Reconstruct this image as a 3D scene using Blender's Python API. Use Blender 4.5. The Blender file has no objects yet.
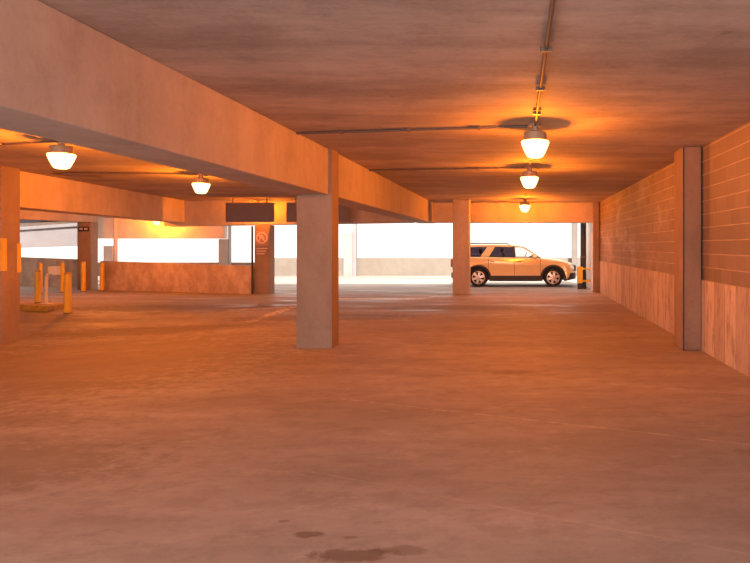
import bpy, bmesh, math, random
from mathutils import Vector, Matrix
random.seed(7)
S = bpy.context.scene
COL = S.collection

# ---------------------------------------------------------------- camera, sky, sun, exposure
F, HX, HY, H = 650.0, 518.0, 246.0, 1.65          # focal length in px, vanishing point, eye height
cd = bpy.data.cameras.new('camera'); cam = bpy.data.objects.new('camera', cd); COL.objects.link(cam)
cam.location = (0, 0, H); cam.rotation_euler = (math.pi/2, 0, 0)
cd.sensor_fit = 'HORIZONTAL'; cd.sensor_width = 36; cd.lens = 36*F/750
cd.shift_x = -(HX-375)/750; cd.shift_y = -(281.5-HY)/750
cd.clip_start = .05; cd.clip_end = 300
S.camera = cam

SKY = 1.7
LAMP = 460.0
DOWN = .40                                         # share of a lamp's light that goes straight down
LAMP_COL = (1.0, .245, .006)
w = bpy.data.worlds.new('world'); S.world = w; w.use_nodes = True
wn = w.node_tree.nodes['Background']; wn.inputs[0].default_value = (1.0, .92, .85, 1); wn.inputs[1].default_value = SKY
sd = bpy.data.lights.new('sun', 'SUN'); sun = bpy.data.objects.new('sun', sd); COL.objects.link(sun)
sd.energy = 11; sd.angle = .01; sd.color = (1, .95, .88)
sun.rotation_euler = Vector((-.30, 1.0, -1.05)).to_track_quat('-Z', 'Y').to_euler()
ad = bpy.data.lights.new('daylight_fill', 'AREA'); al = bpy.data.objects.new('daylight_fill', ad); COL.objects.link(al)
ad.shape = 'RECTANGLE'; ad.size = 8.5; ad.size_y = 2.8; ad.energy = 400; ad.color = (1.0, .90, .95)   # added fill for daylight from the unseen open end behind the camera
al.location = (-2.2, -2.6, 1.65); al.rotation_euler = (math.pi/2, 0, 0)
S.view_settings.view_transform = 'Standard'; S.view_settings.look = 'None'
S.view_settings.exposure = 0.0; S.view_settings.gamma = 1.0
S.view_settings.use_curve_mapping = False

HC = 3.22                                          # ceiling height

def sstep(t):
    t = max(0, min(1, t)); return t*t*(3-2*t)
def fz(x, y):                                      # the deck dips a little towards the left bay
    return -.27*sstep((-4.2-x)/5.6)*(1-sstep((y-12.6)/6.0))

# ---------------------------------------------------------------- materials
class NT:
    def __init__(s, name):
        s.m = bpy.data.materials.new(name); s.m.use_nodes = True
        s.t = s.m.node_tree; s.b = s.t.nodes['Principled BSDF']; s.out = s.t.nodes['Material Output']
        s.co = s.t.nodes.new('ShaderNodeTexCoord').outputs['Object']
    def n(s, typ, **k):
        o = s.t.nodes.new(typ)
        for a, b in k.items(): setattr(o, a, b)
        return o
    def lk(s, a, b): s.t.links.new(a, b)
    def mp(s, sc, rot=(0, 0, 0), loc=(0, 0, 0)):
        o = s.n('ShaderNodeMapping'); o.inputs['Scale'].default_value = sc
        o.inputs['Rotation'].default_value = rot; o.inputs['Location'].default_value = loc
        s.lk(s.co, o.inputs[0]); return o.outputs[0]
    def noise(s, sc=(1, 1, 1), scale=1, detail=5, rough=.6, vec=None):
        o = s.n('ShaderNodeTexNoise'); o.inputs['Scale'].default_value = scale
        o.inputs['Detail'].default_value = detail; o.inputs['Roughness'].default_value = rough
        s.lk(vec or s.mp(sc), o.inputs['Vector']); return o.outputs[0]
    def ramp(s, f, a, b, va=0, vb=1):
        o = s.n('ShaderNodeMapRange'); o.inputs[1].default_value = a; o.inputs[2].default_value = b
        o.inputs[3].default_value = va; o.inputs[4].default_value = vb
        s.lk(f, o.inputs[0]); return o.outputs[0]
    def math(s, op, a, b=None, c=None):
        o = s.n('ShaderNodeMath', operation=op)
        for i, v in enumerate((a, b, c)):
            if v is None: continue
            if isinstance(v, (int, float)): o.inputs[i].default_value = v
            else: s.lk(v, o.inputs[i])
        return o.outputs[0]
    def mix(s, f, a, b, mode='MIX'):
        o = s.n('ShaderNodeMix', data_type='RGBA', blend_type=mode)
        for i, v in ((0, f), (6, a), (7, b)):
            if isinstance(v, (int, float)): o.inputs[i].default_value = v
            elif isinstance(v, tuple): o.inputs[i].default_value = (*v, 1)
            else: s.lk(v, o.inputs[i])
        return o.outputs[2]
    def bump(s, f, strength=.3, dist=.01):
        o = s.n('ShaderNodeBump'); o.inputs['Strength'].default_value = strength
        o.inputs['Distance'].default_value = dist; s.lk(f, o.inputs['Height'])
        s.lk(o.outputs[0], s.b.inputs['Normal'])

def concrete(name, col, dark, streak=(1, 1, .25), amt=.5, rough=.85, spot=.25):
    k = NT(name)
    n1 = k.ramp(k.noise(streak, 1.6, 7, .7), .40, .62)
    n2 = k.ramp(k.noise((1, 1, 1), .8, 4, .6), .4, .7)
    n3 = k.ramp(k.noise((1, 1, 1), 22, 4, .7), .3, .8)
    c = k.mix(k.math('MULTIPLY', n1, amt), col, dark)
    c = k.mix(k.math('MULTIPLY', n2, amt*.7), c, tuple(v*.78 for v in dark))
    c = k.mix(k.math('MULTIPLY', n3, spot), c, tuple(min(1, v*1.25) for v in col))
    bl = k.ramp(k.noise((1, 1, 1), 2.6, 7, .8), .50, .62)
    c = k.mix(k.math('MULTIPLY', bl, .28), c, tuple(v*.85 for v in dark))
    sp = k.ramp(k.noise((1, 1, 1), 3.5, 3, .8), .66, .74)
    c = k.mix(k.math('MULTIPLY', sp, .35), c, tuple(v*.55 for v in dark))
    k.lk(c, k.b.inputs['Base Color']); k.b.inputs['Roughness'].default_value = rough
    k.bump(k.noise((1, 1, 1), 30, 4, .7), .15, .006)
    return k.m

def plain(name, col, rough=.5, metal=0, spec=.5, vary=.12):
    k = NT(name)
    n = k.ramp(k.noise((1, 1, 1), 9, 3), .3, .7)
    c = k.mix(n, col, tuple(v*(1-vary) for v in col))
    k.lk(c, k.b.inputs['Base Color']); k.b.inputs['Roughness'].default_value = rough
    k.b.inputs['Metallic'].default_value = metal; k.b.inputs['Specular IOR Level'].default_value = spec
    return k.m

def floor_mat():
    k = NT('deck_concrete')
    sep = k.n('ShaderNodeSeparateXYZ'); k.lk(k.co, sep.inputs[0]); X, Y = sep.outputs[0], sep.outputs[1]
    n1 = k.ramp(k.noise((.55, 1.6, 1), .9, 7, .66), .38, .66)
    n2 = k.ramp(k.noise((.35, .8, 1), .35, 4, .55), .42, .62)
    n3 = k.ramp(k.noise((1, 1.6, 1), 26, 5, .75), .3, .75)
    n4 = k.ramp(k.noise((1.2, 4, 1), 1.3, 6, .75), .57, .72)
    c = k.mix(k.math('MULTIPLY', n1, .75), (.44, .36, .32), (.255, .20, .168))
    c = k.mix(k.math('MULTIPLY', n2, .6), c, (.24, .19, .162))
    c = k.mix(k.math('MULTIPLY', n4, .5), c, (.13, .10, .085))
    c = k.mix(k.math('MULTIPLY', n3, .28), c, (.43, .365, .325))
    n5 = k.ramp(k.noise((1, 1.3, 1), 3.2, 8, .78), .46, .60)
    c = k.mix(k.math('MULTIPLY', n5, .38), c, (.22, .17, .14))
    n6 = k.ramp(k.noise((.8, 1.4, 1), 1.7, 8, .8), .56, .66)
    c = k.mix(k.math('MULTIPLY', n6, .35), c, (.56, .465, .41))
    wear = k.ramp(k.noise((1, 1, 1), 7, 5, .8), .40, .62)
    wob = k.math('MULTIPLY', k.math('SUBTRACT', k.noise((1, 1, 1), .8, 3, .5), .5), .12)
    # worn parking lines and pale streaks: (x0, y0, x1, y1, half width, strength)
    for (x0, y0, x1, y1, hw, st) in [(-1.9, 7.02, 2.6, 5.12, .018, .34), (-1.6, 4.80, 2.1, 3.07, .012, .16),
                                     (-1.9, 8.97, 2.7, 7.16, .02, .28), (-1.2, 10.8, 2.6, 9.3, .02, .2),
                                     (-9.8, 25.3, -8.1, 24.3, .10, .9), (-8.9, 24.3, -7.2, 25.3, .10, .9),
                                     (-5.9, 20.3, -2.9, 20.5, .26, 1.6), (-2.9, 20.5, -2.7, 21.6, .09, .9),
                                     (-6.15, 17.9, -6.0, 14.6, .13, 1.4), (-7.6, 17.0, -6.1, 17.6, .18, 1.4)]:
        L = math.hypot(x1-x0, y1-y0); ux, uy = (x1-x0)/L, (y1-y0)/L
        along = k.math('ADD', k.math('MULTIPLY', X, ux), k.math('MULTIPLY', Y, uy))
        a0 = x0*ux+y0*uy
        perp = k.math('ADD', k.math('ADD', k.math('MULTIPLY', X, -uy), k.math('MULTIPLY', Y, ux)), wob)
        p0 = -x0*uy+y0*ux
        m = k.math('LESS_THAN', k.math('ABSOLUTE', k.math('SUBTRACT', perp, p0)), hw)
        m = k.math('MULTIPLY', m, k.math('LESS_THAN', k.math('ABSOLUTE', k.math('SUBTRACT', along, a0+L/2)), L/2))
        m = k.math('MINIMUM', k.math('MULTIPLY', k.math('MULTIPLY', m, wear), st), 1.0)
        c = k.mix(m, c, (.78, .66, .54))
    # long settlement crack on the left and oil stains; broadest ellipse painted to dim the lamplight
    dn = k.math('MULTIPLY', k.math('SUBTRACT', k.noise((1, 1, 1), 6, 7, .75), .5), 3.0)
    for (cx, cy, rx, ry, st) in [(-.88, 3.47, .20, .075, .75), (-.62, 3.52, .13, .05, .45), (-1.20, 3.72, .075, .04, .7), (-.95, 3.68, .04, .02, .5),
                                 (-1.4, 3.9, .03, .02, .5), (-.08, 8.5, .28, .10, .4), (2.2, 5.2, .5, .12, .25), (-8.0, 14.0, 2.6, .6, .5),
                                 (-4.5, 15.2, 2.2, .7, .55), (-9.0, 17.5, 3.0, .8, .5), (-2.0, 17.5, 1.8, .6, .35), (-4.2, 4.9, 1.2, .5, .22),
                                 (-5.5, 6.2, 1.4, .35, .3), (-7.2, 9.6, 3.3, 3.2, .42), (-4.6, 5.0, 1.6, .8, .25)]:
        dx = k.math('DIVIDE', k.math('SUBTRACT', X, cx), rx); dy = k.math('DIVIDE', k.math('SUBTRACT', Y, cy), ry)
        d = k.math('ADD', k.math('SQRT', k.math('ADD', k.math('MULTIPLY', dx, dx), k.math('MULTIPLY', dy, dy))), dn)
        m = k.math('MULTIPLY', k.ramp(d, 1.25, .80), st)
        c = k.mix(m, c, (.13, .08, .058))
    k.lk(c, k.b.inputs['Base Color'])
    # polished / damp tracks
    g = k.ramp(k.noise((.35, 1.5, 1), .9, 6, .65), .50, .66)
    gy = k.math('MULTIPLY', k.ramp(Y, 13.0, 17.0), g)
    k.lk(k.ramp(gy, 0, 1, .72, .30), k.b.inputs['Roughness'])
    k.b.inputs['Specular IOR Level'].default_value = .45
    k.bump(k.noise((1, 1, 1), 24, 5, .75), .2, .006)
    return k.m

def block_mat():
    k = NT('block_masonry')
    sep = k.n('ShaderNodeSeparateXYZ'); k.lk(k.co, sep.inputs[0])
    cb = k.n('ShaderNodeCombineXYZ'); k.lk(sep.outputs[1], cb.inputs[0]); k.lk(k.math('SUBTRACT', sep.outputs[2], 1.11), cb.inputs[1])
    u = k.math('DIVIDE', sep.outputs[1], .406); v = k.math('DIVIDE', k.math('SUBTRACT', sep.outputs[2], 1.11), .2075)
    row = k.math('FLOOR', v); uo = k.math('ADD', u, k.math('MULTIPLY', row, .5)); col_ = k.math('FLOOR', uo)
    hj = k.math('LESS_THAN', k.math('FRACT', k.math('ADD', v, .03)), .062)
    vj = k.math('LESS_THAN', k.math('FRACT', k.math('ADD', uo, .012)), .024)
    cc = k.n('ShaderNodeCombineXYZ'); k.lk(row, cc.inputs[0]); k.lk(col_, cc.inputs[1])
    wv = k.n('ShaderNodeTexWhiteNoise', noise_dimensions='2D'); k.lk(cc.outputs[0], wv.inputs[0])
    joint = k.math('MAXIMUM', hj, k.math('MULTIPLY', vj, .22))
    base = k.mix(wv.outputs[0], (.205, .142, .10), (.262, .182, .13))
    base = k.mix(k.math('MULTIPLY', joint, k.ramp(k.noise((1, 1, 1), 2, 3), .3, .6, .45, 1)), base, (.50, .375, .29))
    n1 = k.ramp(k.noise((1, 1, 1), 1.1, 5, .6), .42, .68)
    c = k.mix(k.math('MULTIPLY', n1, .4), base, (.24, .17, .13))
    fl = k.math('MULTIPLY', k.ramp(k.noise((1, .5, 1.3), 1.0, 5, .7), .52, .70), k.ramp(sep.outputs[1], 11.5, 14))
    c = k.mix(k.math('MULTIPLY', fl, .45), c, (.62, .55, .50))
    c = k.mix(.18, c, k.noise((1, 1, 1), 40, 4, .7), 'OVERLAY')
    k.lk(c, k.b.inputs['Base Color']); k.b.inputs['Roughness'].default_value = .72
    k.bump(k.math('ADD', k.math('MULTIPLY', joint, -.5), k.math('MULTIPLY', k.noise((1, 1, 1), 45, 4), .4)), .3, .008)
    return k.m

def boards_mat():
    k = NT('board_marked_concrete')
    sep = k.n('ShaderNodeSeparateXYZ'); k.lk(k.co, sep.inputs[0])
    t = k.math('DIVIDE', sep.outputs[1], .48)
    fr = k.math('FRACT', t); idx = k.math('FLOOR', t)
    line = k.math('LESS_THAN', fr, .035)
    wn_ = k.n('ShaderNodeTexWhiteNoise', noise_dimensions='1D'); k.lk(idx, wn_.inputs['W'])
    c = k.mix(wn_.outputs[0], (.58, .45, .36), (.42, .31, .25))
    n = k.ramp(k.noise((1, 2.6, .7), 2.2, 7, .78), .50, .62)
    c = k.mix(k.math('MULTIPLY', n, .8), c, (.24, .16, .12))
    c = k.mix(k.math('MULTIPLY', line, .75), c, (.20, .13, .10))
    c = k.mix(.2, c, k.noise((1, 1, .5), 12, 5, .8), 'OVERLAY')
    k.lk(c, k.b.inputs['Base Color']); k.b.inputs['Roughness'].default_value = .8
    k.bump(k.math('SUBTRACT', n, line), .25, .01)
    return k.m

M = {}
M['floor'] = floor_mat()
M['ceiling'] = concrete('ceiling_concrete', (.56, .465, .41), (.29, .225, .19), (.22, 1.0, 1), .8)
M['beam'] = concrete('beam_concrete', (.54, .44, .375), (.38, .295, .245), (1.2, 1.2, .35), .55)
M['column'] = concrete('column_concrete', (.34, .24, .172), (.24, .16, .113), (1.5, 1.5, .5), .6)
M['parapet'] = concrete('parapet_concrete', (.66, .50, .38), (.36, .24, .17), (1.1, 1.1, .7), .9)
M['parapet_far'] = concrete('far_parapet_concrete', (.235, .195, .155), (.185, .15, .12), (1.4, 1.4, .5), .5)
M['beam_pale'] = concrete('pale_beam_concrete', (.78, .62, .47), (.58, .44, .32), (1.2, 1.2, .35), .5)
M['pilaster'] = concrete('pilaster_concrete', (.32, .20, .135), (.21, .13, .085), (1.5, 1.5, .5), .6)
M['pale'] = concrete('pale_concrete', (.31, .27, .27), (.25, .215, .215), (.3, .3, 1.5), .4)
M['pier'] = concrete('grey_pier_concrete', (.34, .31, .29), (.25, .22, .20), (1, 1, .5), .4)
M['pier_dark'] = concrete('outer_column_concrete', (.20, .165, .145), (.15, .125, .11), (1, 1, .5), .4)  # darker grey used for the outdoor column
M['daylight_tone_wall'] = concrete('daylight_toned_concrete', (.86, .80, .77), (.76, .70, .67), (1, 1, .5), .4)  # daylight on the wall end is put into this white tone
M['wallc'] = concrete('plain_wall_concrete', (.42, .33, .28), (.28, .21, .17), (1, 1, .4), .6)
M['block'] = block_mat(); M['boards'] = boards_mat()
M['yellow'] = plain('yellow_paint', (.82, .50, .03), .45)
M['yellow_old'] = plain('worn_yellow_paint', (.62, .36, .04), .6, vary=.4)
M['tan'] = plain('cream_paint', (.88, .76, .55), .5)
M['white'] = plain('white_plastic', (.85, .82, .80), .4)
M['steel'] = plain('galvanised_steel', (.16, .115, .09), .6, 0)
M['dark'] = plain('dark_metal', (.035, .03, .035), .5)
M['bronze'] = plain('lamp_housing_metal', (.50, .36, .24), .5, .2)
M['signback'] = plain('dark_sign_face', (.16, .14, .17), .55)
M['signplate'] = plain('sign_plate', (.40, .25, .20), .5)
M['signlight'] = plain('sign_symbol_paint', (.80, .60, .54), .5)
M['paint'] = plain('car_paint', (.93, .64, .32), .22, .25, .6, .03)
M['rubber'] = plain('tyre_rubber', (.018, .017, .018), .8)
M['clad'] = plain('black_cladding', (.03, .026, .028), .6)
M['alloy'] = plain('alloy_wheel', (.72, .66, .62), .3, .6)
M['seat'] = plain('car_seat_leather', (.20, .17, .16), .6)
M['beige'] = plain('light_seat_leather', (.60, .55, .52), .6)
M['chrome'] = plain('chrome', (.7, .68, .66), .15, 1)
M['headlamp'] = plain('headlamp_lens', (.9, .85, .75), .1)
M['red'] = plain('tail_lamp_lens', (.35, .02, .015), .2)

def glass(name, tint, mixf):
    k = NT(name); tr = k.n('ShaderNodeBsdfTransparent'); tr.inputs[0].default_value = (*tint, 1)
    gl = k.n('ShaderNodeBsdfGlossy'); gl.inputs['Roughness'].default_value = .03
    mx = k.n('ShaderNodeMixShader'); fr = k.n('ShaderNodeFresnel'); fr.inputs[0].default_value = 1.5
    k.lk(k.math('ADD', fr.outputs[0], mixf), mx.inputs[0]); k.lk(tr.outputs[0], mx.inputs[1]); k.lk(gl.outputs[0], mx.inputs[2])
    k.lk(mx.outputs[0], k.out.inputs[0]); return k.m
M['glass'] = glass('clear_window_glass', (.95, .95, .94), .02)
M['privacy'] = glass('tinted_window_glass', (.45, .40, .45), .03)

def globe_mat():
    k = NT('lit_refractor_glass')
    em = k.n('ShaderNodeEmission'); em.inputs[0].default_value = (1, .76, .27, 1); em.inputs[1].default_value = 8
    tr = k.n('ShaderNodeBsdfTransparent'); tr.inputs[0].default_value = (1, .9, .8, 1)
    mx = k.n('ShaderNodeMixShader')
    rib = k.n('ShaderNodeTexWave'); rib.inputs['Scale'].default_value = 18; k.lk(k.co, rib.inputs[0])
    k.lk(k.ramp(rib.outputs['Fac'], 0, 1, .30, .42), mx.inputs[0])
    k.lk(tr.outputs[0], mx.inputs[1]); k.lk(em.outputs[0], mx.inputs[2]); k.lk(mx.outputs[0], k.out.inputs[0])
    return k.m
M['globe'] = globe_mat()

# ---------------------------------------------------------------- mesh helpers
def link(name, bm, mat, parent=None, smooth=False, loc=None, bevel=0):
    me = bpy.data.meshes.new(name)
    bmesh.ops.recalc_face_normals(bm, faces=bm.faces[:])
    bm.to_mesh(me); bm.free()
    for mm in (mat if isinstance(mat, (list, tuple)) else [mat]): me.materials.append(mm)
    o = bpy.data.objects.new(name, me); COL.objects.link(o)
    if parent: o.parent = parent
    if loc: o.location = loc
    if smooth:
        for p in me.polygons: p.use_smooth = True
        me.set_sharp_from_angle(angle=math.radians(38))
    if bevel:
        b = o.modifiers.new('bevel', 'BEVEL'); b.width = bevel; b.segments = 2; b.limit_method = 'ANGLE'
    return o
def tag(o, label, cat, group=None):
    o['label'] = label; o['category'] = cat
    if group: o['group'] = group
    return o
def struct(o): o['kind'] = 'structure'; return o
def empty(name, loc, label, cat, group=None, rz=0):
    o = bpy.data.objects.new(name, None); COL.objects.link(o); o.location = loc; o.rotation_euler.z = rz
    o.empty_display_size = .1
    return tag(o, label, cat, group)
def box(bm, x0, x1, y0, y1, z0, z1, mi=0):
    v = [bm.verts.new(p) for p in ((x0,y0,z0),(x1,y0,z0),(x1,y1,z0),(x0,y1,z0),(x0,y0,z1),(x1,y0,z1),(x1,y1,z1),(x0,y1,z1))]
    for f in ((0,1,2,3),(4,5,6,7),(0,1,5,4),(1,2,6,5),(2,3,7,6),(3,0,4,7)):
        bm.faces.new([v[i] for i in f]).material_index = mi
def bbox(x0, x1, y0, y1, z0, z1):
    bm = bmesh.new(); box(bm, x0, x1, y0, y1, z0, z1); return bm
def hexa(bot, top):                                  # any two matching quads
    bm = bmesh.new(); b = [bm.verts.new(p) for p in bot]; t = [bm.verts.new(p) for p in top]
    bm.faces.new(b); bm.faces.new(t)
    for i in range(4): bm.faces.new((b[i], b[(i+1) % 4], t[(i+1) % 4], t[i]))
    return bm
def wallseg(p, q, t, zb0, zt0, zb1, zt1):            # straight wall p->q, thickness t away from the camera side
    d = Vector((q[0]-p[0], q[1]-p[1])).normalized(); n = Vector((-d.y, d.x))*t
    a, b = Vector(p), Vector(q); c, e = b+n, a+n
    return hexa([(a.x,a.y,zb0),(b.x,b.y,zb1),(c.x,c.y,zb1),(e.x,e.y,zb0)], [(a.x,a.y,zt0),(b.x,b.y,zt1),(c.x,c.y,zt1),(e.x,e.y,zt0)])
def lathe(bm, prof, n=24, c=(0, 0, 0)):
    rings = []
    for r, z in prof:
        rings.append([bm.verts.new((c[0]+r*math.cos(a*2*math.pi/n), c[1]+r*math.sin(a*2*math.pi/n), c[2]+z)) for a in range(n)])
    for i in range(len(rings)-1):
        for j in range(n): bm.faces.new((rings[i][j], rings[i][(j+1) % n], rings[i+1][(j+1) % n], rings[i+1][j]))
    bm.faces.new(rings[0]); bm.faces.new(rings[-1])
def tube(bm, pts, r, n=8):
    pts = [Vector(p) for p in pts]; rings = []
    for i, p in enumerate(pts):
        d = (pts[min(i+1, len(pts)-1)]-pts[max(i-1, 0)]).normalized()
        u = d.cross(Vector((0, 0, 1)));  u = Vector((1, 0, 0)) if u.length < .05 else u.normalized()
        if abs(d.z) > .6: u = Vector((0, 1, 0))
        v = d.cross(u).normalized(); u = v.cross(d).normalized()
        rings.append([bm.verts.new(p+r*(math.cos(a*2*math.pi/n)*u+math.sin(a*2*math.pi/n)*v)) for a in range(n)])
    for i in range(len(rings)-1):
        for j in range(n): bm.faces.new((rings[i][j], rings[i][(j+1) % n], rings[i+1][(j+1) % n], rings[i+1][j]))
    bm.faces.new(rings[0]); bm.faces.new(rings[-1])

# ---------------------------------------------------------------- structure
YB = -2.5                                            # the deck is open again behind the photographer
bm = bmesh.new(); nx, ny = 74, 92; xs = [-28+37.0*i/nx for i in range(nx+1)]; ys = [YB+39.5*j/ny for j in range(ny+1)]
g = [[bm.verts.new((x, y, fz(x, y))) for x in xs] for y in ys]
for j in range(ny):
    for i in range(nx): bm.faces.new((g[j][i], g[j][i+1], g[j+1][i+1], g[j+1][i]))
bot = {}
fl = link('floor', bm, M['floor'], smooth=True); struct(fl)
sm = fl.modifiers.new('thick', 'SOLIDIFY'); sm.thickness = .3; sm.offset = -1

bm = bmesh.new()
box(bm, -28, 3.12, YB, 24.9, HC, HC+.28)
box(bm, -16.9, -13.5, 24.9, 36.6, HC, HC+.28)
box(bm, -28, -16.9, 32.6, 36.6, HC, HC+.28)
struct(link('ceiling', bm, M['ceiling']))

wr = struct(link('wall_right', bbox(2.90, 3.12, YB, 23.7, 0, 1.11), M['boards']))
link('block_masonry', bbox(2.925, 3.12, YB, 23.7, 1.11, HC), M['block'], wr)
struct(link('wall_left', bbox(-28, -27.8, YB, 28, -.0, HC), M['wallc']))
struct(link('wall_right_end', bbox(2.79, 3.12, 24.5, 27.3, 0, HC-.01), M['daylight_tone_wall']))

# parapets
def par():
    bm = wallseg((-14.2, 36.0), (8.6, 36.0), .2, 0, .99, 0, .99)
    box(bm, -27.7, -14.2, 36.0, 36.2, 0, .74); return bm
p = link('parapet_wall', par(), M['parapet_far'])
tag(p, 'long sunlit pale parapet wall at the far edge of the deck, behind the car', 'wall')
p = link('parapet_wall', wallseg((-15.72, 24.45), (-9.12, 22.35), .2, fz(-15, 24), 1.085, fz(-9, 22), .96), M['parapet'])
tag(p, 'stained low concrete wall below the long white opening, left of the sign column', 'wall')
p = link('parapet_wall', wallseg((-26.0, 28.9), (-16.75, 25.2), .2, 0, 1.30, 0, 1.12), M['parapet'])
tag(p, 'dark low concrete wall behind the card reader island', 'wall')
p = link('ceiling_shade_panel', wallseg((-27.7, 28.9), (-17.0, 25.05), .12, 2.44, HC-.005, 2.62, HC-.005), M['dark'])  # dark panel added in place of the shaded ceiling wedge
tag(p, 'dark sloping panel in place of ceiling shade above the pale spandrel at far left', 'wall panel')
# ramp spandrel beyond, falling to the left, with a lip and a groove
def spandrel():
    bm = bmesh.new()
    def add(b2):
        me = bpy.data.meshes.new('t'); b2.to_mesh(me); b2.free(); bm.from_mesh(me); bpy.data.meshes.remove(me)
    a, b = (-26.6, 32.2), (-18.7, 28.0)
    add(wallseg(a, b, .3, 1.50, 2.30, 1.667, 2.52))
    a2, b2 = (-26.6-.03, 32.2-.06), (-18.7-.03, 28.0-.06)
    add(wallseg(a2, b2, .36, 2.30, 2.46, 2.52, 2.66))
    return bm
p = link('ramp_spandrel', spandrel(), M['pale'])
tag(p, 'pale grey ramp spandrel panel seen through the leftmost opening', 'wall panel')

# beams
def beam(bm, label, mat='beam', name='concrete_beam'):
    o = link(name, bm, M[mat], bevel=.012); return tag(o, label, 'beam')
beam(bbox(-3.655, -3.055, YB, 24.0, 2.48, HC), 'big pale concrete beam running overhead from upper left to the centre')
def bx2(y): return -10.4-1.1*(y-13.6)/8.9
beam(hexa([(bx2(YB),YB,2.46),(bx2(22.4),22.4,2.46),(bx2(22.4)-.6,22.4,2.46),(bx2(YB)-.6,YB,2.46)],
          [(bx2(YB),YB,HC),(bx2(22.4),22.4,HC),(bx2(22.4)-.6,22.4,HC),(bx2(YB)-.6,YB,HC)]),
     'orange-lit concrete beam behind the left lamps, running to the dark signs', 'beam_pale')
beam(hexa([(-20.9,0,2.55),(-16.1,24.9,2.55),(-16.6,24.9,2.55),(-21.4,0,2.55)], [(-20.9,0,HC),(-16.1,24.9,HC),(-16.6,24.9,HC),(-21.4,0,HC)]),
     'narrow orange strip of beam above the leftmost opening')
beam(bbox(-3.055, 2.90, 23.4, 24.0, 2.495, HC), 'concrete cross beam above the parked car')
beam(hexa([(-12.2,22.4,2.33),(-3.655,22.4,2.46),(-3.655,23,2.46),(-12.2,23,2.33)], [(-12.2,22.4,HC),(-3.655,22.4,HC),(-3.655,23,HC),(-12.2,23,HC)]), 'concrete cross beam behind the two dark hanging signs')
beam(bbox(-27.8, -16.25, 36.0, 36.4, 2.06, HC), 'far salmon-coloured beam above the long white opening', 'beam')

# columns
def column(boxes, label, mat='column', bv=.02):
    bm = bmesh.new()
    for b in boxes: box(bm, *b)
    o = link('concrete_column', bm, M[mat], bevel=bv if len(boxes) == 1 else 0); return tag(o, label, 'column')
column([(-3.565, -3.0, 10.47, 10.87, 0, 2.48), (-3.055, -3.0, 10.47, 10.87, 2.48, HC)], 'large square concrete column in the middle of the photo under the big beam')
c0 = column([(-10.72, -10.1, 12.70, 13.18, -.27, 2.46), (-10.27, -10.1, 12.70, 13.18, 2.46, HC)], 'nearest concrete column at the left edge of the photo with yellow corner strips')
bm = bmesh.new(); box(bm, -10.105, -10.088, 12.69, 12.83, 1.16, 1.80); box(bm, -10.24, -10.088, 12.685, 12.70, 1.16, 1.80)
link('corner_guard', bm, M['yellow'], c0)
bm = bmesh.new(); box(bm, -10.105, -10.088, 13.10, 13.20, 1.12, 1.70); link('corner_guard', bm, M['yellow'], c0)
column([(-2.21, -1.64, 21.95, 22.45, 0, HC)], 'concrete column standing just left of the parked car', 'beam')
column([(-9.08, -8.55, 22.38, 22.85, 0, 2.37)], 'concrete column carrying the round prohibition sign')
column([(-16.62, -16.1, 24.5, 24.93, 0, 2.55)], 'distant concrete column behind the bollards, left of the long opening')
pil = column([(2.60, 2.90, 10.26, 10.84, 0, HC)], 'dark concrete pilaster dividing the nearer and farther block wall', 'pilaster')
link('joint_seal', bbox(2.603, 2.622, 10.25, 10.262, 0, HC-.01), M['dark'], pil)
column([(2.68, 2.90, 23.15, 23.4, 0, HC)], 'far concrete pilaster at the end of the block wall, beside the yellow guard')

# outer piers with slim pale posts at their right, along the far parapet
for x, zt, lab in ((-22.28, 1.66, 'leftmost'), (-16.03, 2.03, 'second'), (-9.24, 2.39, 'third')):
    t = empty('outer_pier', (x, 35.5, 0), {'leftmost': 'small grey pier with slim post at the left end of the long white opening',
              'second': 'grey pier with slim post at the right end of the long white opening',
              'third': 'pale grey pier with bright slim post just right of the central column'}[lab], 'pier')
    link('pier_block', bbox(-.24, .24, -.2, .2, 0, zt), M['pier'], t)
    link('post', bbox(.24, .30 if lab != 'third' else .42, -.1, .2, 0, HC), M['pale'], t)
t = link('outer_column', bbox(-.16, .16, -.16, .16, 0, 3.6), M['pier_dark'], loc=(3.10, 35.6, 0)); tag(t, 'slim grey outdoor column rising behind the car bonnet', 'column')

# dark post with yellow guard
t = empty('downpipe', (2.53, 25.2, 0), 'dark vertical downpipe in front of the car, wrapped by a yellow guard', 'pipe')
bm = bmesh.new(); lathe(bm, [(.13, 0), (.13, .06), (.115, .07), (.115, 3.6)], 20); link('pipe', bm, M['dark'], t, True)
for z in (1.2, 2.6):
    bm = bmesh.new(); lathe(bm, [(.128, z), (.128, z+.05)], 20); link('strap', bm, M['steel'], t, True)
t = empty('pipe_guard', (2.46, 25.0, 0), 'yellow steel bumper guard with two rails around the dark downpipe', 'guard')
link('plate', bbox(-.20, .02, -.12, -.05, .22, .86), M['yellow'], t, bevel=.015)
for z in (.28, .74):
    link('rail', bbox(.02, .36, -.11, -.05, z, z+.07), M['yellow'], t, bevel=.008)
link('foot', bbox(-.18, -.02, -.12, -.05, 0, .22), M['dark'], t)

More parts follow.
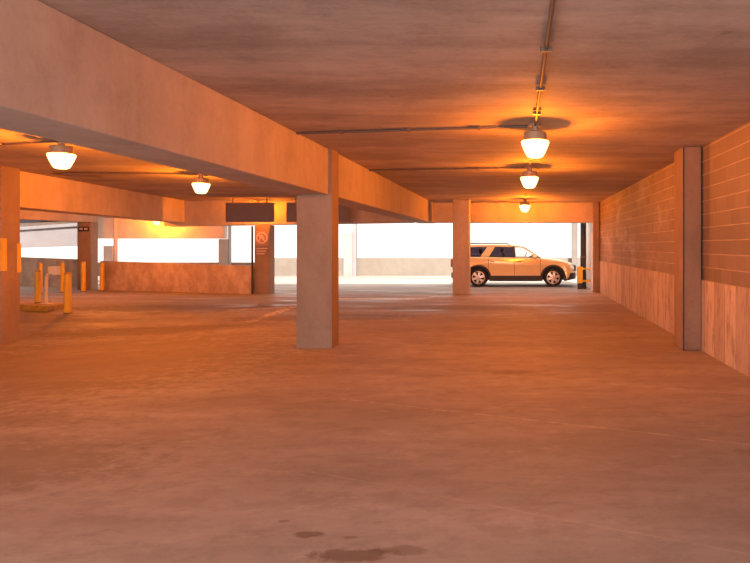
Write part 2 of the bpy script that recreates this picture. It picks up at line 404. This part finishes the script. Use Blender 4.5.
# ---------------------------------------------------------------- signs
for x0, x1, lab in ((-9.62, -8.03, 'dark blank rectangular sign hanging left of the central column'),
                    (-7.62, -5.60, 'wide dark blank sign hanging half hidden behind the central column')):
    cx = (x0+x1)/2; hw = (x1-x0)/2
    t = empty('hanging_sign', (cx, 21.4, 2.44), lab, 'sign')
    link('panel', bbox(-hw, hw, -.03, .03, .0, .64), M['signback'], t, bevel=.01)
    for s in (-1, 1): link('hanger', bbox(s*hw*.7-.02, s*hw*.7+.02, -.015, .015, .64, HC-2.44), M['steel'], t)
t = empty('prohibition_sign', (-8.81, 22.37, 1.65), 'square sign with round prohibition symbol and text lines on a far column', 'sign')
link('plate', bbox(-.235, .235, -.02, 0, 0, .52), M['signplate'], t, bevel=.004)
bm = bmesh.new(); n = 32
for a in range(n):
    q = [(math.cos(v*2*math.pi/n)*r, math.sin(v*2*math.pi/n)*r) for v, r in ((a, .20), (a+1, .20), (a+1, .155), (a, .155))]
    v0 = [bm.verts.new((x, -.028, .28+z)) for x, z in q]; v1 = [bm.verts.new((x, -.02, .28+z)) for x, z in q]
    bm.faces.new(v0); bm.faces.new(v1)
    for i in range(4): bm.faces.new((v0[i], v0[(i+1) % 4], v1[(i+1) % 4], v1[i]))
def strip(bm, a, b, wd, y0=-.028, y1=-.02):
    a, b = Vector(a), Vector(b); d = (b-a).normalized(); n_ = Vector((-d.y, d.x))*wd/2
    q = [a-n_, b-n_, b+n_, a+n_]
    v0 = [bm.verts.new((p.x, y0, p.y)) for p in q]; v1 = [bm.verts.new((p.x, y1, p.y)) for p in q]
    bm.faces.new(v0); bm.faces.new(v1)
    for i in range(4): bm.faces.new((v0[i], v0[(i+1) % 4], v1[(i+1) % 4], v1[i]))
strip(bm, (-.13, .41), (.13, .15), .04)
strip(bm, (-.09, .17), (-.02, .38), .035, -.026); strip(bm, (-.02, .38), (.06, .30), .03, -.026); strip(bm, (.06, .30), (.07, .20), .03, -.026)
link('symbol', bm, M['signlight'], t)
for i, z in enumerate((-.10, -.19, -.28)):
    link('text_line', bbox(-.19, .19-.05*i, -.012, 0, z, z+.035), M['signlight'], t)
t = empty('small_sign', (-16.36, 24.49, 2.2), 'small dark plate with two pale marks high on the distant left column', 'sign')
link('plate', bbox(-.2, .2, -.02, 0, 0, .18), M['dark'], t)
for x in (-.09, .09): link('mark', bbox(x-.06, x+.06, -.03, -.02, .06, .13), M['signlight'], t)

# ---------------------------------------------------------------- ceiling lamps
def lamp(x, y, label, power=1.0, zc=HC):
    t = empty('ceiling_lamp', (x, y, zc), label, 'lamp', 'orange globe lamps under the ceiling')
    bm = bmesh.new(); lathe(bm, [(.075, -.035), (.075, 0)], 16); lathe(bm, [(.045, -.11), (.045, -.035)], 16)
    link('stem', bm, M['bronze'], t, True)
    bm = bmesh.new(); lathe(bm, [(.05, -.10), (.135, -.104), (.148, -.116), (.150, -.205), (.172, -.222)], 32)
    link('housing', bm, M['bronze'], t, True)
    bm = bmesh.new(); lathe(bm, [(.174, -.224), (.182, -.236), (.174, -.262), (.152, -.32), (.125, -.38), (.10, -.42), (.07, -.436), (.02, -.44)], 32)
    link('globe', bm, M['globe'], t, True)
    ld = bpy.data.lights.new('bulb', 'POINT'); ld.energy = LAMP*power; ld.color = LAMP_COL; ld.shadow_soft_size = .07
    ld.use_nodes = True; lt = ld.node_tree                      # refractor distribution: wide to the sides, weaker straight down
    em = lt.nodes['Emission']; tc = lt.nodes.new('ShaderNodeTexCoord'); sp = lt.nodes.new('ShaderNodeSeparateXYZ')
    mr = lt.nodes.new('ShaderNodeMapRange'); lt.links.new(tc.outputs['Normal'], sp.inputs[0]); lt.links.new(sp.outputs[2], mr.inputs[0])
    mr.inputs[1].default_value = -1; mr.inputs[2].default_value = .1; mr.inputs[3].default_value = DOWN; mr.inputs[4].default_value = 1.3
    lt.links.new(mr.outputs[0], em.inputs['Strength'])
    lo = bpy.data.objects.new('bulb', ld); COL.objects.link(lo); lo.parent = t; lo.location = (0, 0, -.28)
    return t
lamp(.22, 8.36, 'nearest and largest lit orange lamp in the row of three above the right bay')
lamp(.225, 12.76, 'middle lit orange lamp in the row of three above the right bay')
lamp(.225, 21.6, 'farthest lit orange lamp of the row, above the parked car', 1.5)
lamp(-6.70, 9.54, 'lit orange lamp at upper left, nearest lamp of the left bay', 1.3)
lamp(-6.85, 14.05, 'lit orange lamp in the left bay, left of the dark signs', 1.5)
lamp(-8.75, 21.85, 'orange lamp hidden behind the left dark sign, glowing on the beam', .55)
lamp(-13.2, 20.5, 'lit lamp of the outer left bay, behind the left lamps and their beam', 1.7)
lamp(-14.2, 10.5, 'lit lamp of the outer left bay, outside the left edge of the photo', 1.2)
lamp(-19.4, 34.9, 'small distant orange lamp in front of the far salmon beam', 3)

# ---------------------------------------------------------------- conduits
def conduit(pts, label, r=.016, clamps=()):
    t = empty('conduit', pts[0], label, 'pipe')
    o = Vector(pts[0]); bm = bmesh.new(); tube(bm, [Vector(p)-o for p in pts], r); link('tube', bm, M['steel'], t, True)
    for c in clamps:
        a, b = Vector(pts[0]), Vector(pts[-1]); q = a.lerp(b, c)-o; d = (b-a).normalized(); nrm = Vector((-d.y, d.x, 0))
        bm = bmesh.new(); hw = r+.03
        q1 = [(q+d*s*.02+nrm*u*hw) for s, u in ((-1, -1), (1, -1), (1, 1), (-1, 1))]
        vb = [bm.verts.new((p.x, p.y, -r-.006)) for p in q1]; vt = [bm.verts.new((p.x, p.y, r)) for p in q1]
        bm.faces.new(vb); bm.faces.new(vt)
        for i in range(4): bm.faces.new((vb[i], vb[(i+1) % 4], vt[(i+1) % 4], vt[i]))
        link('clamp', bm, M['steel'], t)
    return t
ZC = HC-.026
conduit([(.22, YB+.2, ZC), (.22, 8.27, ZC)], 'straight conduit on the ceiling running from the camera to the nearest right lamp', clamps=(.35, .70, .82, .93))
conduit([(.225, 8.46, ZC), (.225, 12.66, ZC)], 'conduit on the ceiling between the nearest and middle right lamps', .013, (.3, .7))
conduit([(.225, 12.86, ZC), (.225, 21.5, ZC)], 'conduit on the ceiling between the middle and farthest right lamps', .013, (.2, .5, .8))
conduit([(.12, 8.38, ZC), (-3.03, 8.90, ZC)], 'cross conduit from the big beam to the nearest right lamp', .018, (.2, .5, .8))
conduit([(.13, 12.78, ZC), (-3.03, 13.25, ZC)], 'cross conduit from the big beam to the middle right lamp', .018, (.3, .7))
conduit([(-6.70, 2.0, ZC), (-6.70, 9.44, ZC)], 'conduit leading along the ceiling to the upper left lamp', .024, (.7, .85))
conduit([(-6.79, 9.57, ZC), (-8.9, 10.2, ZC)], 'short cross conduit left of the upper left lamp', .016, (.5,))
conduit([(-6.94, 14.02, ZC), (-7.6, 13.8, ZC), (-9.4, 13.65, ZC), (-9.95, 13.9, ZC), (-9.9, 14.2, ZC), (-9.2, 14.4, ZC)], 'bent conduit with a hooked end left of the second left lamp', .016)
conduit([(-6.76, 14.1, ZC), (-3.9, 16.0, ZC)], 'conduit running from the second left lamp towards the big beam', .016)

# ---------------------------------------------------------------- yellow bollards, island, reader
def bollard(px, yy, h, r, label, zb=None):
    x = (px-HX)/F*yy; z = fz(x, yy) if zb is None else zb
    t = empty('bollard', (x, yy, z), label, 'bollard', 'yellow bollards near the card reader')
    bm = bmesh.new(); lathe(bm, [(r, 0), (r, h-.05)], 24); link('post', bm, M['yellow'], t, True)
    bm = bmesh.new(); lathe(bm, [(r, h-.05), (r*.97, h-.03), (r*.8, h-.012), (r*.45, h-.002), (r*.1, h)], 24); link('cap', bm, M['yellow_old'], t, True)
    bm = bmesh.new(); lathe(bm, [(r+.012, 0), (r+.012, .015)], 24); link('base_ring', bm, M['steel'], t, True)
IZ = fz(-12.6, 17.4)
t = link('kerb_island', hexa([(-14.2,17.5,IZ-.03),(-12.15,16.8,IZ-.03),(-12.35,17.7,IZ-.03),(-14.0,18.5,IZ-.03)],
                             [(-14.2,17.5,IZ+.13),(-12.15,16.8,IZ+.13),(-12.35,17.7,IZ+.13),(-14.0,18.5,IZ+.13)]), M['yellow_old'], bevel=.03)
tag(t, 'low yellow painted kerb island carrying the card reader post', 'kerb')
bollard(37.8, 17.75, .89, .068, 'yellow bollard on the kerb island, left of the card reader', IZ+.13)
bollard(67.7, 16.65, 1.05, .085, 'yellow bollard right of the card reader, nearest one at the island corner')
bollard(40.6, 22.6, 1.08, .055, 'thin yellow bollard mostly hidden behind the bollard left of the reader')
bollard(62.4, 23.2, 1.09, .065, 'yellow bollard behind the island, partly hidden by the nearest bollard')
bollard(83.3, 23.6, 1.09, .078, 'yellow bollard standing in front of the distant left column')
bollard(102.0, 24.05, 1.05, .075, 'rightmost yellow bollard, in front of the stained low wall')
ry = 17.4; rx = (46.4-HX)/F*ry
t = empty('card_reader', (rx, ry, IZ+.13), 'cream gooseneck post with pale card reader box on the yellow island', 'card reader')
link('base_plate', bbox(-.10, .10, -.10, .10, 0, .02), M['tan'], t)
bm = bmesh.new(); tube(bm, [(0,0,.02),(0,0,.62),(.01,0,.72),(.05,0,.80),(.11,0,.85),(.20,0,.87)], .04, 12); link('gooseneck', bm, M['tan'], t, True)
rb = link('reader_box', bbox(.10, .30, -.09, .09, .80, 1.0), M['tan'], t, bevel=.01)
link('reader_face', bbox(.205, .315, -.10, .10, .775, 1.01), M['white'], rb, bevel=.01)

# dark upright standing in for the gap beside the sign column
bm = bmesh.new(); tube(bm, [(0, 0, 0), (0, 0, 2.33)], .035, 10)
tag(link('downpipe', bm, M['dark'], None, True, loc=(-9.125, 22.32, 0)), 'thin dark upright in place of the gap along the left edge of the sign column', 'pipe')

# ---------------------------------------------------------------- the car (x forward, y to the far side, origin on the ground under the front axle)
def car():
    T = empty('car', (1.42, 27.18, 0), 'tan sport utility vehicle parked side-on beyond the far column, front to the right', 'car')
    W = .98; R = .375; AR = .455; RW = -3.02
    def arch(cx, n=14):
        a0 = math.asin((.27-R)/AR)
        return [(cx+AR*math.cos(math.pi-a0-(math.pi-2*a0)*i/n), R+AR*math.sin(math.pi-a0-(math.pi-2*a0)*i/n)) for i in range(n+1)]
    low = [(-4.02, .38), (-3.98, .27)]+arch(RW)+arch(0)+[(.72, .27), (.86, .36)]
    top = [(.93, .50), (.93, .70), (.88, .84), (.76, .95), (.45, 1.06), (.0, 1.13), (-.35, 1.175), (-.62, 1.20), (-1.2, 1.215), (-2.2, 1.225), (-3.2, 1.24), (-3.95, 1.25), (-4.10, 1.02), (-4.13, .70), (-4.12, .48)]
    poly = low+top; n = len(poly)
    cx_, cz_ = -1.6, .72
    sl = [(-1, .045), (-.985, .018), (-.94, 0), (-.6, 0), (0, 0), (.6, 0), (.94, 0), (.985, .018), (1, .045)]
    bm = bmesh.new(); rings = []
    for s, ins in sl:
        ring = []
        for i, (x, z) in enumerate(poly):
            a, b = Vector(poly[i-1]), Vector(poly[(i+1) % n]); d = (b-a).normalized(); nn = Vector((d.y, -d.x))  # outward for ccw
            xx, zz = x-nn.x*ins, z-nn.y*ins
            u = abs(s)**3
            if x > .3: xx -= .22*u*(x-.3)/.6
            if x < -3.6: xx += .12*u*(-3.6-x)/.5
            if z > .95: zz -= .035*u
            ring.append(bm.verts.new((xx, s*W*(1-.03*max(0, (z-.7))*abs(s)), zz)))
        rings.append(ring)
    for r0, r1 in zip(rings[:-1], rings[1:]):
        for i in range(n):
            f = bm.faces.new((r0[i], r0[(i+1) % n], r1[(i+1) % n], r1[i]))
            if i < len(low)-1 or i == n-1: f.material_index = 1
    bm.faces.new(rings[0]); bm.faces.new(rings[-1])
    body = link('body', bm, [M['paint'], M['clad']], T, True)
    # lower cladding, arch trims, bumpers
    bm = bmesh.new(); box(bm, -3.02+AR-.02, -AR+.02, -W-.012, W+.012, .235, .46)
    link('rocker_panel', bm, M['clad'], T, bevel=.02)
    bm = bmesh.new(); box(bm, -2.4, -.6, -.8, .8, .22, .30); box(bm, RW-.47, RW+.47, -.70, .70, .27, .87); box(bm, -.47, .47, -.70, .70, .27, .87)
    link('underbody', bm, M['clad'], T)
    for cx in (RW, 0):
        for s in (-1, 1):
            bm = bmesh.new(); m_ = 18; pr = []
            a0 = math.asin((.25-R)/AR)
            for i in range(m_+1):
                a = math.pi-a0-(math.pi-2*a0)*i/m_
                pr.append([bm.verts.new((cx+r*math.cos(a), s*yy, R+r*math.sin(a))) for r, yy in ((AR-.01, W-.03), (AR-.01, W+.015), (AR+.065, W+.008), (AR+.065, W-.03))])
            for p0, p1 in zip(pr[:-1], pr[1:]):
                for j in range(4): bm.faces.new((p0[j], p0[(j+1) % 4], p1[(j+1) % 4], p1[j]))
            bm.faces.new(pr[0]); bm.faces.new(pr[-1]); link('wheel_arch_trim', bm, M['clad'], T, True)
    def bumper(x0, x1, z0, z1, sgn):
        bm = bmesh.new(); st = []
        for s in (-1, -.9, -.5, 0, .5, .9, 1):
            k = .22*abs(s)**3 if sgn > 0 else -.12*abs(s)**3
            st.append([bm.verts.new((x-k if x == x1 else x, s*(W-.005), z)) for x, z in ((x0, z0), (x1, z0+.07*(1 if sgn > 0 else 1)), (x1, z1), (x0, z1))])
        for a, b in zip(st[:-1], st[1:]):
            for j in range(4): bm.faces.new((a[j], a[(j+1) % 4], b[(j+1) % 4], b[j]))
        bm.faces.new(st[0]); bm.faces.new(st[-1]); return bm
    link('front_bumper', bumper(.50, .975, .24, .56, 1), M['clad'], T, bevel=.02)
    link('rear_bumper', bumper(-3.55, -4.18, .28, .55, -1), M['clad'], T, bevel=.02)
    bm = bmesh.new(); box(bm, .86, .955, -.5, .5, .62, .86); gr = link('grille', bm, M['clad'], T, bevel=.02)
    for z in (.67, .74, .81): link('grille_bar', bbox(.95, .965, -.48, .48, z, z+.025), M['chrome'], gr)
    for s in (-1, 1):
        hl = hexa([(.50, s*.90, .82), (.86, s*.60, .74), (.90, s*.55, .74), (.78, s*.915, .70)], [(.42, s*.90, .99), (.80, s*.60, .945), (.83, s*.55, .91), (.66, s*.93, .90)])
        link('headlamp', hl, M['headlamp'], T, bevel=.008)
        link('tail_lamp', bbox(-4.14, -3.95, s*.80-.14, s*.80+.14, .80, 1.12), M['red'], T, bevel=.02)
    # greenhouse
    def ys(z): return .93-(z-1.2)*.36
    def pane_pts(side, q, off=0): return [(x, side*(ys(z)+off), z) for x, z in q]
    def plate(q, side, t, name, mat, par):
        bm = bmesh.new(); o_ = [bm.verts.new(p) for p in pane_pts(side, q, 0)]; i_ = [bm.verts.new(p) for p in pane_pts(side, q, -t)]
        bm.faces.new(o_); bm.faces.new(i_)
        k = len(q)
        for j in range(k): bm.faces.new((o_[j], o_[(j+1) % k], i_[(j+1) % k], i_[j]))
        return link(name, bm, mat, par)
    for s in (-1, 1):
        plate([(-.60, 1.20), (-.50, 1.19), (-1.10, 1.575), (-1.30, 1.60), (-1.22, 1.575)], s, .05, 'front_pillar', M['paint'], T)
        plate([(-1.62, 1.20), (-1.52, 1.20), (-1.56, 1.62), (-1.66, 1.62)], s, .045, 'door_pillar', M['clad'], T)
        plate([(-2.95, 1.22), (-2.59, 1.22), (-2.35, 1.625), (-2.66, 1.625)], s, .05, 'rear_pillar', M['paint'], T)
        plate([(-3.95, 1.23), (-3.62, 1.23), (-3.45, 1.62), (-3.72, 1.62)], s, .05, 'tail_pillar', M['paint'], T)
        plate([(-1.30, 1.60), (-1.10, 1.575), (-1.48, 1.655), (-2.1, 1.685), (-3.0, 1.68), (-3.80, 1.655), (-3.76, 1.60), (-2.3, 1.61)], s, .06, 'roof_side_rail', M['paint'], T)
        # glass
        w1 = plate([(-.62, 1.205), (-1.28, 1.60), (-1.56, 1.615), (-1.52, 1.205)], s, .008, 'front_window', M['glass'], T)
        w2 = plate([(-1.62, 1.205), (-1.66, 1.615), (-2.35, 1.62), (-2.59, 1.22)], s, .008, 'rear_window', M['privacy'], T)
        w3 = plate([(-2.95, 1.22), (-2.66, 1.62), (-3.45, 1.61), (-3.62, 1.225)], s, .008, 'quarter_window', M['privacy'], T)
        # mirror, handles, seams, roof rails
        bm = bmesh.new(); box(bm, -.84, -.66, min(s*.95, s*1.13), max(s*.95, s*1.13), 1.17, 1.33); link('mirror', bm, M['paint'], T, bevel=.035)
        for x in (-1.45, -2.55):
            link('door_handle', bbox(x, x+.17, min(s*.95, s*.995), max(s*.95, s*.995), 1.015, 1.045), M['clad'], T, bevel=.008)
        for x in (-.52, -1.57, -2.62):
            link('door_seam', bbox(x, x+.014, min(s*.965, s*.983), max(s*.965, s*.983), .47, 1.15), M['clad'], T)
        bm = bmesh.new(); tube(bm, [(-1.75, s*.70, 1.69), (-1.85, s*.70, 1.745), (-3.2, s*.70, 1.755), (-3.45, s*.70, 1.74), (-3.55, s*.70, 1.69)], .02, 8)
        link('roof_rail', bm, M['clad'], T, True)
    # roof skin, windscreen, rear glass
    bm = bmesh.new(); rows = []
    for x, z in ((-1.12, 1.585), (-1.48, 1.66), (-2.1, 1.69), (-3.0, 1.685), (-3.80, 1.66), (-3.88, 1.63)):
        rows.append([bm.verts.new((x, yv*(ys(z)-.01), z+.05*(1-yv*yv))) for yv in (-1, -.75, -.4, 0, .4, .75, 1)])
    for a, b in zip(rows[:-1], rows[1:]):
        for j in range(6): bm.faces.new((a[j], a[j+1], b[j+1], b[j]))
    rf = link('roof', bm, M['paint'], T, True); m_ = rf.modifiers.new('t', 'SOLIDIFY'); m_.thickness = .035
    link('windscreen', hexa([(-.50, -.90, 1.19), (-.50, .90, 1.19), (-1.12, .78, 1.60), (-1.12, -.78, 1.60)], [(-.51, -.90, 1.18), (-.51, .90, 1.18), (-1.13, .78, 1.59), (-1.13, -.78, 1.59)]), M['glass'], T)
    link('tailgate_window', hexa([(-4.0, -.85, 1.25), (-4.0, .85, 1.25), (-3.84, .78, 1.62), (-3.84, -.78, 1.62)], [(-3.99, -.85, 1.25), (-3.99, .85, 1.25), (-3.83, .78, 1.62), (-3.83, -.78, 1.62)]), M['privacy'], T)
    # seats with headrests
    for x in (-1.85, -2.75, -3.35):
        for yv in (-.42, .42):
            st = link('seat_back', hexa([(x-.12, yv-.24, 1.0), (x+.02, yv-.24, 1.0), (x+.02, yv+.24, 1.0), (x-.12, yv+.24, 1.0)], [(x-.26, yv-.20, 1.36), (x-.16, yv-.20, 1.36), (x-.16, yv+.20, 1.36), (x-.26, yv+.20, 1.36)]), M['beige'] if x > -2 else M['seat'], T, bevel=.03)
            link('headrest', bbox(x-.29, x-.19, yv-.13, yv+.13, 1.38, 1.53), M['beige'] if x > -2 else M['seat'], st, bevel=.03)
    bm = bmesh.new()
    for i in range(20):
        a, b = i*2*math.pi/20, (i+1)*2*math.pi/20
        tube(bm, [(-1.13+.07*math.sin(a), -.42+.17*math.cos(a), 1.22+.15*math.sin(a)), (-1.13+.07*math.sin(b), -.42+.17*math.cos(b), 1.22+.15*math.sin(b))], .014, 6)
    link('steering_wheel', bm, M['seat'], T, True)
    link('dashboard', bbox(-.95, -.55, -.80, .80, 1.10, 1.225), M['seat'], T, bevel=.03)
    # wheels
    for cx in (RW, 0):
        for s in (-1, 1):
            we = empty('wheel', (cx, s*.86, R), '', ''); del we['label']; del we['category']; we.parent = T
            def L2(prof, mat, name, par, nseg=36):
                bm = bmesh.new(); rr = []
                for r, yv in prof: rr.append([bm.verts.new((r*math.cos(a*2*math.pi/nseg), s*yv, r*math.sin(a*2*math.pi/nseg))) for a in range(nseg)])
                for i in range(len(rr)):
                    for j in range(nseg): bm.faces.new((rr[i][j], rr[i][(j+1) % nseg], rr[(i+1) % len(rr)][(j+1) % nseg], rr[(i+1) % len(rr)][j]))
                return link(name, bm, mat, par, True)
            L2([(.265, -.12), (.35, -.12), (.372, -.09), (.375, 0), (.372, .09), (.35, .12), (.27, .125), (.262, .10)], M['rubber'], 'tyre', we)
            L2([(.23, -.11), (.264, -.11), (.264, .11), (.238, .115), (.225, .06)], M['alloy'], 'rim', we)
            bm = bmesh.new(); nsg = 30
            cc = [bm.verts.new((.23*math.cos(a*2*math.pi/nsg), s*.0, .23*math.sin(a*2*math.pi/nsg))) for a in range(nsg)]; bm.faces.new(cc)
            cb = [bm.verts.new((.23*math.cos(a*2*math.pi/nsg), -s*.03, .23*math.sin(a*2*math.pi/nsg))) for a in range(nsg)]; bm.faces.new(cb)
            for j in range(nsg): bm.faces.new((cc[j], cc[(j+1) % nsg], cb[(j+1) % nsg], cb[j]))
            link('brake_disc', bm, M['clad'], we)
            bm = bmesh.new()
            for kx in range(6):
                a = kx*math.pi/3+.3; c_, s_ = math.cos(a), math.sin(a)
                def P(r, t, yv): return (r*c_-t*s_, s*yv, r*s_+t*c_)
                v0 = [bm.verts.new(P(r, t, yv)) for r, t, yv in ((.04, -.04, .10), (.245, -.055, .085), (.245, .055, .085), (.04, .04, .10))]
                v1 = [bm.verts.new(P(r, t, yv)) for r, t, yv in ((.04, -.04, .04), (.245, -.055, .04), (.245, .055, .04), (.04, .04, .04))]
                bm.faces.new(v0); bm.faces.new(v1)
                for j in range(4): bm.faces.new((v0[j], v0[(j+1) % 4], v1[(j+1) % 4], v1[j]))
            link('spokes', bm, M['alloy'], we)
            L2([(.0001, .04), (.07, .04), (.07, .105), (.05, .115), (.0001, .115)], M['alloy'], 'hub_cap', we, 16)
car()
